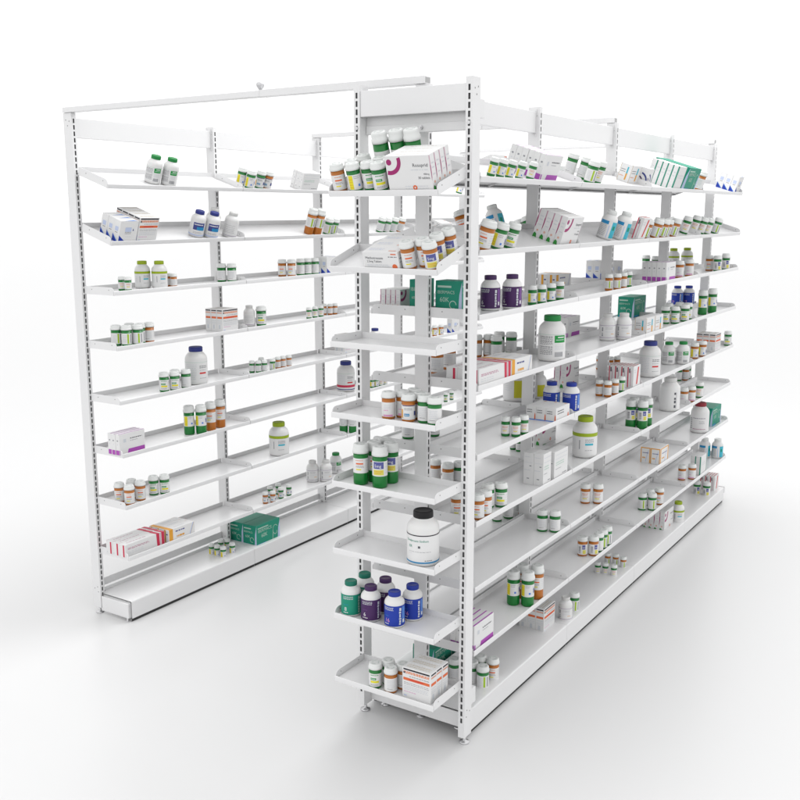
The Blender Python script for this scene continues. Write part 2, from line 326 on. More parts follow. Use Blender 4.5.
ITEMS = """
E1 vial a_orange 0.0310 -0.1671
E1 vial g_yellow 0.0310 -0.1021
E1 vial g_text 0.0310 -0.0015
E1 vial a_orange 0.0731 -0.1338
E1 vial g_text 0.0468 -0.0518
E1 vial g_text 0.0808 0.0158
E1 vial g_text 0.1377 -0.1272
E1 vial g_text 0.0967 -0.0345
E1 vial_long g_plain 0.1486 -0.0560
E1 vial_long g_plain 0.1675 0.0004
E1 vial_long g_plain 0.1675 0.0597
E2 vial a_orange 0.0310 0.1102
E2 vial a_purple 0.0310 0.1961
E2 vial a_purple 0.1069 0.1803
E2 vial a_purple 0.1572 0.1961
E2 vial a_orange 0.0616 0.1532
E4 vial a_pink 0.0559 0.0071
E4 vial a_blue 0.0529 0.0903
E4 vial g_plain 0.0664 0.1464
E4 vial a_pink 0.0998 0.0366
E4 vial a_blue 0.1032 0.1086
E4 vial a_blue 0.1500 0.0525
E4 vial g_plain 0.0489 0.1961
E5 vial_tall g_orange 0.0509 -0.1079
E5 vial_tall g_purple 0.0533 -0.0279
E5 vial_tall g_purple 0.1239 -0.0280
E5 vial_tall g_orange 0.1077 -0.0886
E5 vial_tall g_purple 0.1671 -0.0821
E6 big black 0.0729 0.1387
E7 bot teal 0.0462 -0.1529
E7 bot purple 0.0453 -0.0643
E7 bot blue 0.0475 0.0365
E7 bot blue 0.1349 0.0572
E7 bot teal 0.1344 -0.1529
E7 bot purple 0.1361 -0.0610
E8 vial g_text 0.0310 -0.0364
E8 vial a_plain 0.0310 0.0307
E8 vial g_text 0.0766 -0.0099
E8 vial a_plain 0.0792 0.0520
G2 bot cyan 0.1373 0.7691
G2 vial g_plain 0.0379 1.1998
G2 vial g_plain 0.0881 1.1830
G2 vial_big a_orange 0.1417 0.4735
G2 vial g_plain 0.0310 3.4925
G3 vial g_plain 0.0310 2.9672
G3 vial g_plain 0.1262 2.8641
G3 bot lime 0.1102 3.2612
G3 bot lime 0.1575 3.3933
G4 vial a_plain 0.1224 0.7129
G4 vial a_plain 0.0832 0.6774
G4 vial g_plain 0.1705 0.6913
G4 vial g_plain 0.1156 0.8239
G4 vial g_plain 0.1675 0.8384
G4 vial_big a_plain 0.1670 0.1988
G4 vial_big a_plain 0.1503 0.3248
G4 bot blue 0.0987 3.4238
G4 bot blue 0.1575 3.4801
G5 big yellow 0.0874 1.0528
G5 bot yellow 0.1575 1.1553
G5 vial_slim a_plain 0.0864 2.1031
G5 vial_slim a_plain 0.1502 2.1035
G5 vial_slim a_plain 0.1752 2.1398
G5 vial g_plain 0.0848 0.1261
G5 vial g_plain 0.1464 0.2160
G6 vial a_plain 0.0338 0.4207
G6 vial a_plain 0.1071 0.3989
G6 vial g_plain 0.1331 0.4450
G6 vial_small g_plain 0.0598 1.1000
G6 vial_small g_plain 0.1010 1.0802
G6 vial a_plain 0.1705 3.4615
G6 vial g_plain 0.1355 3.4219
G6 vial g_plain 0.1684 3.5142
G7 vial g_plain 0.1462 0.7769
G7 vial g_plain 0.1705 0.8400
G7 vial a_plain 0.1705 0.9267
L1 bot greenlabel 0.0808 0.3297
L1 bot greenlabel 0.0500 0.4051
L1 vial g_yellow 0.0852 0.9449
L1 vial g_yellow 0.0347 0.9601
L1 vial g_blue 0.0405 1.0431
L1 vial a_blue 0.0310 1.0951
L1 vial g_yellow 0.0665 3.2375
L2 bot navy 0.0692 0.5918
L2 bot navy 0.0440 0.6691
L2 bot graycap 0.0441 0.8069
L2 bot graycap 0.1003 0.7279
L2 vial_tall a_lime 0.0488 1.4683
L2 vial_tall a_lime 0.0340 1.5259
L2 vial g_lime 0.0350 1.6240
L2 vial g_lime 0.0310 1.6767
L2 vial g_plain 0.0424 2.1842
L2 vial g_plain 0.0310 2.2358
L2 vial g_plain 0.0310 2.3151
L2 vial a_plain 0.0310 2.3978
L3 vial_small g_salmon 0.0991 0.1324
L3 vial_small g_salmon 0.0518 0.1291
L3 bot lime 0.1431 0.3018
L3 bot lime 0.0747 0.3461
L3 vial_small a_plain 0.0898 0.4256
L3 vial_small a_plain 0.0503 0.4136
L3 vial g_plain 0.1172 0.8209
L3 vial g_plain 0.0728 0.8496
L3 vial a_orange 0.1301 1.3289
L3 vial a_orange 0.0856 1.3576
L3 vial g_plain 0.0978 1.4530
L3 vial g_plain 0.0916 1.5099
L3 vial g_plain 0.0827 1.5693
L4 vial g_lime 0.1010 0.0848
L4 vial g_lime 0.0513 0.1030
L4 vial g_lime 0.0310 0.1516
L4 vial a_plain 0.0584 0.2472
L4 vial g_lime 0.1103 0.1745
L4 vial g_lime 0.0616 0.1946
L4 bot_mid graycap 0.1037 1.0105
L4 vial_big g_text 0.0637 1.0618
L4 vial_small g_salmon 0.0546 1.4697
L4 vial_small g_salmon 0.0583 1.5310
L4 vial_small g_salmon 0.0620 1.5936
L4 vial_small a_plain 0.1136 1.6940
L4 vial_small a_plain 0.0839 1.7131
L4 vial_small a_plain 0.0767 1.7520
L5 vial g_text 0.0534 0.3234
L5 vial g_text 0.0318 0.3717
L5 vial g_plain 0.0310 0.4476
L5 vial g_plain 0.0682 0.4100
L5 big bluecap 0.0827 0.5746
L5 vial_small g_plain 0.0698 0.9820
L5 vial_small g_plain 0.0391 0.9993
L5 vial_small g_plain 0.0230 1.0305
L5 vial_small g_lime 0.0230 1.0979
L5 vial_small g_plain 0.1057 1.0996
L5 vial_small a_plain 0.0394 1.1636
L5 vial_small a_plain 0.0385 1.2060
L5 vial_small a_plain 0.0328 1.2520
L5 bot navy 0.0440 2.1315
L5 vial_slim a_yellow 0.0373 2.8662
L5 vial_slim a_yellow 0.0256 2.9335
L6 vial_tall g_yellow 0.0740 0.4999
L6 vial_tall g_yellow 0.0340 0.5437
L6 vial_tall a_orange 0.0481 0.6270
L6 vial_tall a_orange 0.0558 0.7061
L6 big redband 0.1231 1.9199
L6 vial_small g_yellow 0.0420 2.0932
L6 vial_small g_yellow 0.0312 2.1268
L6 vial_small g_salmon 0.0254 2.1711
L6 vial_small g_salmon 0.0239 2.2156
L7 vial_small g_text 0.0507 3.0503
L7 vial_small g_text 0.0525 3.1398
L7 vial a_orange 0.1075 0.0570
L7 vial a_orange 0.0365 0.0553
L7 vial a_orange 0.0480 0.1342
L7 vial a_plain 0.1048 0.1302
L7 vial g_text 0.0628 0.2316
L7 vial g_text 0.0333 0.2755
L7 big lime 0.0635 1.1859
L7 vial_tall g_plain 0.0889 1.8447
L7 vial_tall g_plain 0.0340 1.8675
L8 vial_small a_blue 0.0470 1.0358
L8 vial_small a_blue 0.0239 1.0733
L8 vial_small g_blue 0.0357 1.1579
L8 vial_small g_blue 0.0351 1.2291
L8 vial_small g_blue 0.1004 1.1405
L8 vial_small g_blue 0.1025 1.2140
L8 bot purpleline 0.1060 1.5428
L8 bot purpleline 0.0440 1.5955
L8 bot greenlabel 0.1029 1.7763
L9 vial_small g_yellow 0.1463 0.6996
L9 vial_small g_yellow 0.1050 0.6986
L9 vial_small g_yellow 0.0617 0.6991
L9 vial_small g_yellow 0.0633 0.7718
L9 vial_small g_yellow 0.1509 0.7749
L9 vial_small g_yellow 0.1289 0.8030
R1 vial_small g_yellow 0.0502 0.1606
R1 vial_small g_yellow 0.0371 0.2056
R1 vial_small g_yellow 0.0310 0.2655
R1 vial_small g_yellow 0.0258 0.3371
R1 vial_small g_salmon 0.0368 0.4524
R1 vial g_plain 0.1570 1.0809
R1 vial g_plain 0.1004 1.0982
R1 vial g_lime 0.0377 1.0379
R1 vial g_salmon 0.0460 1.1370
R1 vial_big a_plain 0.0345 2.6172
R2 vial_big a_orange 0.0345 0.0759
R2 vial g_yellow 0.0310 0.1793
R2 vial g_text 0.0310 0.2751
R2 bot cyan 0.0656 1.3072
R2 bot cyan 0.0440 1.4402
R2 vial a_lime 0.0480 1.9588
R2 vial a_lime 0.0310 2.0088
R2 vial a_lime 0.0318 2.2006
R2 vial a_lime 0.0356 1.7678
R2 vial a_lime 0.0310 1.9087
R2 vial a_lime 0.0310 2.0690
R2 vial g_salmon 0.0487 2.7719
R2 vial g_salmon 0.0310 2.8351
R2 vial g_lime 0.0310 3.0164
R2 vial g_salmon 0.0648 2.5057
R2 vial g_salmon 0.0756 2.7139
R3 bot purple 0.0943 0.2596
R3 bot purple 0.0514 0.3537
R3 vial_slim g_yellow 0.0505 0.5313
R3 vial_slim g_yellow 0.0351 0.5857
R3 vial_slim g_yellow 0.0332 0.6735
R3 vial_slim g_salmon 0.0442 0.7833
R3 vial_slim a_lime 0.0508 1.3577
R3 vial_slim a_lime 0.0300 1.4124
R3 vial_slim a_plain 0.0357 1.5073
R3 vial_slim g_lime 0.0456 1.6031
R3 vial a_pink 0.0412 2.3990
R3 vial a_pink 0.0368 2.5699
R3 vial a_orange 0.0875 3.1579
R3 vial g_barcode 0.0321 3.1334
R3 vial g_barcode 0.0310 3.3246
R3 vial a_barcode 0.0758 3.4925
R4 big greenlabel 0.0635 0.7618
R4 bot purpleline 0.1015 1.4989
R4 bot purpleline 0.0440 1.5660
R4 vial g_text 0.0892 2.3453
R4 vial g_text 0.0439 2.3744
R4 vial g_text 0.0310 2.5119
R4 vial g_text 0.1332 2.5380
R4 vial g_text 0.1004 2.6363
R4 vial g_text 0.0477 2.6275
R4 vial_tall g_yellow 0.0526 2.9357
R4 vial_tall g_yellow 0.0340 3.0783
R5 vial_slim g_salmon 0.0738 0.3684
R5 vial_slim g_salmon 0.0348 0.3798
R5 vial_slim g_salmon 0.0250 0.4313
R5 bot blue 0.0454 0.9446
R5 bot blue 0.1283 0.9224
R5 vial_slim a_plain 0.0785 1.3626
R5 vial_slim a_plain 0.0347 1.3577
R5 vial_slim a_plain 0.0250 1.4264
R5 vial_slim g_lime 0.0250 1.5141
R5 big bluecap 0.0635 2.0388
R5 bot greenlabel 0.1088 2.5023
R5 bot greenlabel 0.0440 2.5601
R5 vial a_yellow 0.0472 2.8013
R5 vial a_yellow 0.0310 2.9105
R5 vial g_text 0.0310 3.4925
R6 big lime 0.0635 1.1666
R6 vial_tall g_barcode 0.0929 1.8646
R6 vial_tall g_barcode 0.0340 1.8739
R6 vial_tall g_barcode 0.1007 1.9275
R6 vial_tall g_barcode 0.0376 1.9599
R6 big whitebig 0.0635 2.4203
R6 vial a_pink 0.0532 2.6619
R6 vial a_pink 0.0310 2.7357
R6 vial g_salmon 0.0310 2.8965
R6 vial g_text 0.0310 0.2562
R6 vial g_text 0.0672 0.2178
R6 vial a_orange 0.0310 0.1296
R6 vial a_orange 0.0310 0.0700
R6 vial a_orange 0.1059 0.0473
R7 vial g_plain 0.0819 0.7597
R7 vial g_plain 0.0310 0.7781
R7 vial a_salmon 0.0824 1.2465
R7 vial a_salmon 0.0310 1.2755
R7 big redcap 0.0635 3.0643
R8 vial_tall g_yellow 0.0896 0.5054
R8 vial_tall g_yellow 0.0340 0.5263
R8 vial_tall a_orange 0.0340 0.6182
R8 vial_tall a_orange 0.0880 0.5935
R8 vial a_barcode 0.0743 1.2138
R8 vial a_barcode 0.0310 1.2440
R8 vial g_lime 0.0310 1.3603
R8 vial g_lime 0.0310 1.4199
R8 vial g_plain 0.0310 1.3074
R8 vial g_lime 0.0771 2.0709
R8 vial g_lime 0.0310 2.0966
R8 vial a_orange 0.0310 2.2207
R8 vial g_plain 0.0685 2.1651
R8 vial a_pink 0.0768 2.7898
R8 vial a_pink 0.0310 2.8411
R8 bot cyan 0.1210 3.4317
R8 bot cyan 0.0440 3.4586
R9 vial g_lime 0.0516 0.1709
R9 vial a_orange 0.0481 0.2512
R9 vial g_plain 0.1009 0.2445
R9 vial g_plain 0.1757 0.1669
R9 vial g_plain 0.1041 0.1815
R9 bot_mid purpleline 0.0401 0.9503
R9 vial g_lime 0.0442 1.0597
R9 vial_small g_salmon 0.1279 1.5697
R9 vial_small g_salmon 0.0902 1.5774
R9 vial_small g_salmon 0.0445 1.5772
R9 vial_small a_lime 0.0455 1.7174
R9 vial_small a_lime 0.1339 1.7249
R9 vial_small a_lime 0.0929 1.7331
R9 bot lime 0.0440 2.6398
R9 vial g_barcode 0.1139 3.2763
R9 vial g_barcode 0.0516 3.2785
"""
BOXES = """
L1 white 3 0.0132 1.3654
L2 tri 3 0.0075 0.0463
L2 red 4 0.0081 0.1553
L2 flame 2 0.0075 2.8817
L3 tri 2 0.0386 1.6272
L4 red 3 0.0380 0.7313
L5 red 2 0.0575 1.8237
L5 tri 1 0.0265 3.0915
L6 purple 3 0.0196 -0.0024
L8 pink 3 0.0206 -0.0004
L8 yel 3 0.0075 0.2620
L9 teal 2 0.0240 0.9277
E1 mag 4 0.0075 0.2108
E2 metho 3 0.0075 0.0834
E8 red 3 0.0223 0.2031
R1 purple 6 0.0259 0.5179
R1 pill 1 0.0817 1.6272
R1 swoosh 1 0.0451 1.7709
R1 tealstripe 5 0.0075 2.0942
R1 teal 2 0.0075 2.2819
R1 tri 3 0.0237 3.4000
G1 metho 1 0.1410 0.6162
R2 mag 4 0.0135 0.6986
R2 redstripe 1 0.0075 1.5991
G3 yel 3 0.0200 1.3245
G3 tri 4 0.0100 2.0497
G3 magsmall 4 0.0200 0.0350
G3 tealthin 1 0.1510 0.0300
R3 tealwide 1 0.0860 0.0300
R3 purple 5 0.0075 2.0658
G4 purple 4 0.0600 1.4605
R4 pink 3 0.0075 0.0200
R4 yel 3 0.0075 0.2750
G4 teal 1 0.0200 2.5387
R4 pill 1 0.0075 1.7889
R4 pill 1 0.0075 1.9229
R5 flame 3 0.0075 0.7018
G5 mag 2 0.1000 1.4606
R5 redstripe 4 0.0075 1.6320
R5 red 3 0.0075 3.1093
R6 whitetall 2 0.0075 0.5899
R6 whitewide 1 0.0075 0.6999
G6 mag 2 0.0800 1.2406
R7 frame 2 0.0075 2.1272
R7 teal 1 0.0326 3.2453
R8 purple 4 0.0095 0.0169
R8 tealstripe 2 0.0075 2.9392
G9 teal 1 0.1000 0.1400
R9 red 3 0.0579 0.7539
R9 mag 4 0.0525 2.4134
R9 redstripe 4 0.0300 3.3900
"""

# ------------------------------------------------------------------ goods: pill vials and bottles
rnd = random.Random(11)
def greek(m, r, a0, a1, z, h, ink_, gap=0.8):
    """a line of small print wrapped on a cylinder: words of uneven length"""
    a = a0
    while a < a1 - 2:
        w = min(rnd.uniform(4, 11), a1 - a); m.band(r, a, a + w, z, z + h, ink_, 2); a += w + rnd.uniform(1.5, 3)
def text_cyl(m, s, size, r, a0, z, ink_, vert=False, width=None):
    v, f, w = text_geo(s, 1.0)
    if width: size = width / w if w else size
    out = []
    for x, y in v:
        x *= size; y *= size
        if vert: x, y = -y, x
        a = R(a0) + x / r; out.append((r * math.cos(a), r * math.sin(a), z + y))
    m.add(out, f, ink_)
def wrap(m, r, z0, z1, base=label, a=152): m.band(r, -a, a, z0, z1, base, 34)

def vial_body(h, r, col):
    m = MB(); t = .80 * h
    m.lathe([(0, 0), (r * .86, 0), (r * .97, .003), (r, .008), (r, t), (0, t)], 32, col)
    return m.mesh("vial_body")
def vial_cap(h, r):
    m = MB(); z = .775 * h; R1 = r * 1.09
    m.lathe([(r * 1.0, z), (R1, z), (R1 * 1.01, z + .04 * h), (R1, z + .085 * h), (R1 * .93, z + .095 * h), (R1 * .915, z + .17 * h), (R1 * .88, z + .205 * h), (R1 * .78, h), (R1 * .62, h - .0008), (0, h - .0008)], 40, capw, rib=.012)
    zz = h - .0004
    for a in (20, 140, 260):
        v = [];k = 6
        for i in range(k + 1):
            b = R(a + 62 * i / k); v += [(r * .46 * math.cos(b), r * .46 * math.sin(b), zz), (r * .60 * math.cos(b), r * .60 * math.sin(b), zz)]
        m.add(v, [(2 * i, 2 * i + 1, 2 * i + 3, 2 * i + 2) for i in range(k)], capmark)
        b = R(a + 62); m.add([(r * .38 * math.cos(b), r * .38 * math.sin(b), zz), (r * .68 * math.cos(b), r * .68 * math.sin(b), zz), (r * .5 * math.cos(b + .35), r * .5 * math.sin(b + .35), zz)], [(0, 1, 2)], capmark)
    return m.mesh("cap")
def vial_label(h, r, st, kind):
    m = MB(); q = r + .0003; e = r + .0006; e2 = r + .0009
    lo, hi = (.10 * h, .625 * h)
    if kind == 'vial_tall': lo, hi = .30 * h, .66 * h
    if kind in ('vial_small', 'vial_slim'): lo, hi = .15 * h, .61 * h
    H_ = hi - lo; Z = lambda t: lo + t * H_
    wrap(m, q, lo, hi)
    pr_ = P
    def lines(a0, a1, zs, ink_, t=.035):
        for z in zs: greek(m, e, a0, a1 - rnd.uniform(0, 12), Z(z), t * H_, ink_)
    if st == 'orange':
        lines(-38, 25, (.84,), pr_['salmon'], .05); m.band(e, -36, 22, Z(.60), Z(.70), pr_['orange']); lines(-36, 30, (.48, .40), pr_['grey']); m.band(e, -34, 6, Z(.22), Z(.30), pr_['yellow'])
        lines(45, 100, (.8, .65, .5, .35, .2), pr_['pale'])
    elif st == 'salmon':
        lines(-38, 38, (.80, .66), pr_['salmon'], .07); m.band(e, -30, 22, Z(.30), Z(.38), pr_['yellow']); lines(-34, 34, (.48,), pr_['orange'], .03)
    elif st == 'yellow':
        m.band(e, -62, -22, Z(.04), Z(.96), pr_['yellow']); text_cyl(m, "Rx", 0, e2, -58, Z(.2), pr_['gold'], True, H_ * .5) if False else None
        for z in (.15, .32, .5, .68): greek(m, e2, -58, -28, Z(z), .04 * H_, pr_['gold'])
        m.band(e, 16, 34, Z(.20), Z(.36), pr_['bluelight']); lines(-14, 32, (.86, .74), pr_['grey']); lines(46, 100, (.8, .6, .4, .2), pr_['pale'])
        m.band(e, 62, 84, Z(.3), Z(.7), pr_['navy'])
    elif st == 'text':
        lines(-40, 34, (.86,), pr_['green'], .05); m.band(e, -40, 12, Z(.52), Z(.68), pr_['green']); m.band(e2, -36, 4, Z(.57), Z(.63), pr_['mint']); m.band(e, -40, 36, Z(.30), Z(.46), pr_['yellow'])
        lines(-40, 36, (.18, .10), pr_['grey']); lines(48, 100, (.8, .6, .4, .2), pr_['pale'])
    elif st == 'purple':
        m.band(e, -44, 38, Z(.50), Z(.96), pr_['softnavy']); text_cyl(m, "5mg", 0, e2, -34, Z(.60), pr_['white'], False, r * .95); m.band(e, -44, 38, Z(.08), Z(.44), pr_['softyellow'])
        greek(m, e2, -38, 30, Z(.30), .05 * H_, pr_['gold']); greek(m, e2, -38, 20, Z(.18), .05 * H_, pr_['gold']); lines(50, 110, (.8, .6, .4, .2), pr_['pale'])
    elif st == 'pink':
        lines(-38, 30, (.78, .66, .56), pr_['pale'], .035); lines(-38, 8, (.42,), pr_['pink'], .06); m.band(e, -42, 40, Z(.03), Z(.15), pr_['pink'])
    elif st == 'blue':
        m.band(e, -60, 60, Z(.93), Z(.99), pr_['plum']); lines(-38, 34, (.76, .66), pr_['grey'], .045); m.band(e, -38, 6, Z(.24), Z(.42), pr_['skyblue']); greek(m, e2, -34, 2, Z(.30), .05 * H_, pr_['white'])
        m.band(e, 48, 74, Z(.28), Z(.58), pr_['navy']); m.band(e, -74, -52, Z(.1), Z(.7), pr_['gold'])
    elif st == 'lime':
        m.band(e, 12, 30, Z(.06), Z(.94), pr_['lime']); lines(-42, 4, (.8, .68, .56, .44, .32, .2), pr_['pale'], .04); m.band(e, 48, 62, Z(.1), Z(.9), pr_['grey'])
    elif st == 'barcode':
        m.band(e, -44, -4, Z(.10), Z(.90), pr_['white'])
        for i in range(9): m.band(e2, -36, -10, Z(.16 + .075 * i), Z(.16 + .075 * i + rnd.uniform(.02, .045)), pr_['darkgrey'], 2)
        m.band(e, 6, 44, Z(.52), Z(.95), pr_['softnavy']); m.band(e, 12, 50, Z(.08), Z(.46), pr_['softyellow']); greek(m, e2, 12, 40, Z(.66), .07 * H_, pr_['pale'])
    else:
        lines(-42, 38, (.82, .70, .58, .46, .34), pr_['pale'], .04); lines(-42, 10, (.18,), pr_['grey'], .04)
        if st == 'salmon2': pass
    if st == 'salmon' or (st == 'plain' and kind == 'vial_small'): pass
    return m.mesh("paper_label", fix=False)

def bottle_body(h, r):
    m = MB()
    m.lathe([(0, .003), (r * .80, 0), (r * .93, .0015), (r * .995, .007), (r, .012), (r, .665 * h), (r * .985, .705 * h), (r * .945, .742 * h), (r * .87, .778 * h), (r * .77, .812 * h), (r * .67, .84 * h), (r * .60, .86 * h), (r * .575, .88 * h), (r * .56, .94 * h), (0, .94 * h)], 48, hdpe)
    return m.mesh("bottle_body")
def bottle_cap(h, r, m_):
    m = MB(); k = r * .625
    m.lathe([(k * .97, .872 * h), (k, .878 * h), (k * 1.0, .965 * h), (k * .975, .985 * h), (k * .93, h * .997), (k * .80, h), (k * .76, h - .001), (0, h - .001)], 60, m_, rib=.018)
    return m.mesh("screw_cap")
BST = {  # style: (cap material, look)
    'greenlabel': P['capgreen'], 'lime': P['caplime'], 'navy': P['capnavy'], 'graycap': graypl, 'bluecap': P['capnavy'], 'redband': P['capnavy'], 'purpleline': graypl,
    'black': P['capblack'], 'teal': P['capteal'], 'purple': P['capplum'], 'blue': P['capblue'], 'cyan': capw, 'yellow': graypl, 'whitebig': graypl, 'redcap': P['capred']}
def bottle_label(h, r, st):
    m = MB(); q = r + .0004; e = r + .0008; e2 = r + .0011; lo, hi = .07 * h, (.655 if st in ('teal', 'purple', 'blue', 'cyan') else .60) * h
    H_ = hi - lo; Z = lambda t: lo + t * H_
    def lines(a0, a1, zs, ink_, t=.02):
        for z in zs: greek(m, e, a0, a1 - rnd.uniform(0, 10), Z(z), t * H_, ink_)
    if st in ('teal', 'purple', 'blue'):
        base = {'teal': P['teal'], 'purple': P['plum'], 'blue': P['blue']}[st]; wrap(m, q, lo, hi, base, 165)
        for z in (.90, .84, .78): greek(m, e, -58, 2, Z(z), .028 * H_, P['pale'])
        greek(m, e, -58, -24, Z(.50), .02 * H_, P['plumlight'] if st == 'purple' else P['skyblue'])
        text_cyl(m, {'teal': "8", 'purple': "6", 'blue': "16"}[st], .020 * h / .13, e, -50, Z(.20), P['white'] if st != 'blue' else P['pink'])
        greek(m, e, -56, -24, Z(.10), .035 * H_, P['white'])
        a = 34
        for i, (z0, z1) in enumerate(((.08, .16), (.18, .30), (.33, .40), (.43, .60), (.63, .72), (.75, .90))): m.band(e, a + (i % 2) * 1.5, a + 11 + (i % 3) * 1.5, Z(z0), Z(z1), P['pale'] if st != 'teal' else P['mint'])
        m.band(e, 54, 78, Z(.12), Z(.94), P['plumlight'] if st == 'purple' else (P['bluelight'] if st == 'blue' else P['tealdark']))
        m.band(e2, 58, 70, Z(.16), Z(.32), P['white'])
    elif st == 'black':
        wrap(m, q, lo, hi, label, 170); m.band(e, -170, 170, Z(.965), Z(1.0), P['black'], 40); m.band(e, -170, 170, Z(.0), Z(.05), P['skyblue'], 40)
        text_cyl(m, "Divalproate Sodium", 0, e, -72, Z(.76), P['teal'], False, r * 1.55); text_cyl(m, "ER", 0, e, -60, Z(.55), P['teal'], False, r * .26)
        m.band(e, -22, -14, Z(.54), Z(.62), P['darkgrey']); lines(-60, 30, (.40,), P['grey'], .012); lines(-60, -34, (.33,), P['pale'], .012); lines(2, 34, (.09,), P['darkgrey'], .022)
    elif st == 'lime':
        wrap(m, q, lo, hi, label, 160); m.band(e, -175, 175, Z(.88), Z(1.04), P['caplime'], 40)
        lines(4, 50, (.74, .68, .62), P['grey'], .025); m.band(e, 4, 44, Z(.48), Z(.57), P['cyan']); lines(4, 48, (.24,), P['grey'], .02); m.band(e, -24, -20, Z(.30), Z(.72), P['grey']); lines(-64, -34, (.7, .62, .54, .46, .38, .3), P['pale'])
    elif st == 'greenlabel':
        wrap(m, q, lo, hi, label, 160); m.band(e, -160, 160, Z(.985), Z(1.0), P['mint'], 40)
        m.band(e, 6, 60, Z(.66), Z(.96), P['green']); m.band(e2, 20, 52, Z(.86), Z(.90), P['white']); m.band(e2, 12, 52, Z(.76), Z(.79), P['mint'])
        for z in [.90 - .052 * i for i in range(15)]:
            if .50 < z < .56: continue
            greek(m, e, -62, -2, Z(z), .022 * H_, P['grey'] if int(z * 100) % 3 else P['darkgrey'])
        for z in (.56, .50, .44, .38): greek(m, e, 8, 54, Z(z), .018 * H_, P['pale'])
        for i in range(12): m.band(e, 8 + 3.4 * i, 9.8 + 3.4 * i, Z(.08), Z(.28), P['grey'], 1)
    elif st in ('bluecap', 'redband'):
        wrap(m, q, lo, hi, label, 160); m.band(e, -160, 160, Z(1.0), Z(1.015), P['mint'], 40)
        lines(-60, 4, [.88 - .09 * i for i in range(9)], P['pale'], .028); lines(14, 60, (.80, .72), P['darkgrey'], .03); lines(14, 60, (.60, .20), P['grey'], .02)
        m.band(e, 14, 52, Z(.42), Z(.50), P['red'])
        if st == 'redband': m.band(e2, -160, 160, Z(.16), Z(.30), P['crimson'], 40); m.band(e, -160, 160, Z(0), Z(.05), P['navy'], 40)
    elif st == 'navy':
        wrap(m, q, lo, hi, label, 160); m.band(e, -30, 60, Z(.42), Z(.95), P['navy']); m.band(e2, 0, 60, Z(.42), Z(.66), P['skyblue']); greek(m, e2, -22, 46, Z(.78), .07 * H_, P['white'])
        m.band(e, -150, 150, Z(.0), Z(.10), P['paleblue'], 30); lines(-80, -36, (.8, .7, .6, .5, .4, .3), P['pale']); lines(-26, 50, (.26, .18), P['grey'], .025)
    elif st == 'cyan':
        wrap(m, q, lo, hi, label, 165); m.band(e, -64, 2, Z(.80), Z(1.0), P['skyblue'])
        for z in [.74 - .065 * i for i in range(11)]: greek(m, e, -62, -4, Z(z), .026 * H_, P['grey'])
        m.band(e, 8, 14, Z(.02), Z(.76), P['paleblue']); m.band(e, 30, 80, Z(.02), Z(.98), P['cyan']); m.band(e2, 40, 60, Z(.5), Z(.75), P['teal'])
        m.band(e, -66, -64, Z(.02), Z(.78), P['grey'])
    elif st == 'yellow':
        wrap(m, q, lo, hi, label, 160); m.band(e, -10, 50, Z(.06), Z(.86), P['yellowpanel']); lines(-60, -18, (.8, .7, .6, .5, .4), P['pale'])
    elif st == 'purpleline':
        wrap(m, q, lo, hi, label, 165); m.band(e, -165, 165, Z(.93), Z(.95), P['plumlight'], 40); m.band(e, -165, 165, Z(.10), Z(.12), P['plumlight'], 40)
        for i, w in enumerate((.16, .08, .20, .12)): m.band(e, -50, -40, Z(.20 + .17 * i), Z(.20 + .17 * i + w * .8), P['grey'])
        lines(-20, 40, (.78, .70), P['grey'], .022); lines(20, 52, (.34,), P['gold'], .04); lines(-20, 50, (.55, .48), P['pale'])
    elif st == 'graycap':
        wrap(m, q, lo, hi, label, 165); lines(-50, 40, (.8, .66, .52, .40, .28), P['grey'], .022); m.band(e, -165, 165, Z(.04), Z(.06), P['plumlight'], 40)
    elif st == 'whitebig':
        wrap(m, q, lo, hi, label, 165)
        for z0, z1 in ((.84, .97), (.56, .68), (.36, .52), (.10, .26)): m.band(e, 22, 33, Z(z0), Z(z1), P['darkgrey'])
        m.band(e, 35, 37, Z(.06), Z(.97), P['grey'])
    elif st == 'redcap':
        wrap(m, q, lo, hi, label, 165); lines(-40, 44, (.80,), P['plum'], .03); lines(-40, 44, (.12,), P['magenta'], .03); lines(0, 44, (.62, .55, .48), P['grey'], .02)
        for i in range(6): m.band(e, -62, -50, Z(.14 + .12 * i), Z(.22 + .12 * i), P['grey'])
    return m.mesh("paper_label", fix=False)

KS = {'vial': (.095, .0235), 'vial_big': (.105, .027), 'vial_tall': (.148, .0265), 'vial_long': (.166, .0265), 'vial_small': (.066, .0155), 'vial_slim': (.077, .0175), 'bot': (.13, .0365), 'big': (.19, .056), 'bot_mid': (.112, .031)}
SIZE = {'vial': "", 'vial_big': "wide ", 'vial_tall': "tall ", 'vial_long': "extra-tall ", 'vial_small': "small ", 'vial_slim': "slim ", 'bot': "", 'big': "large ", 'bot_mid': "small "}
VL = {'orange': "orange print", 'salmon': "salmon print", 'yellow': "yellow-striped label", 'text': "green and yellow label", 'purple': "navy and yellow label", 'pink': "pink-edged label",
      'blue': "sky-blue patch", 'lime': "lime-striped label", 'barcode': "barcode label", 'plain': "plain label"}
BL = {'greenlabel': "white bottle, green cap", 'lime': "white bottle, lime cap", 'navy': "navy-capped bottle, blue label", 'graycap': "grey-capped white bottle", 'bluecap': "white bottle, navy cap",
      'redband': "navy-capped bottle, red band", 'purpleline': "white bottle, thin purple lines", 'black': "white bottle, black cap", 'teal': "teal bottle, teal cap", 'purple': "purple-labelled bottle",
      'blue': "blue-labelled bottle, blue cap", 'cyan': "white bottle, sky-blue label", 'yellow': "white bottle, yellow panel", 'whitebig': "plain white bottle", 'redcap': "white bottle, dark red cap"}
UNIT = {'L': "left unit", 'E': "end unit", 'R': "right unit's near face", 'G': "right unit's far face"}
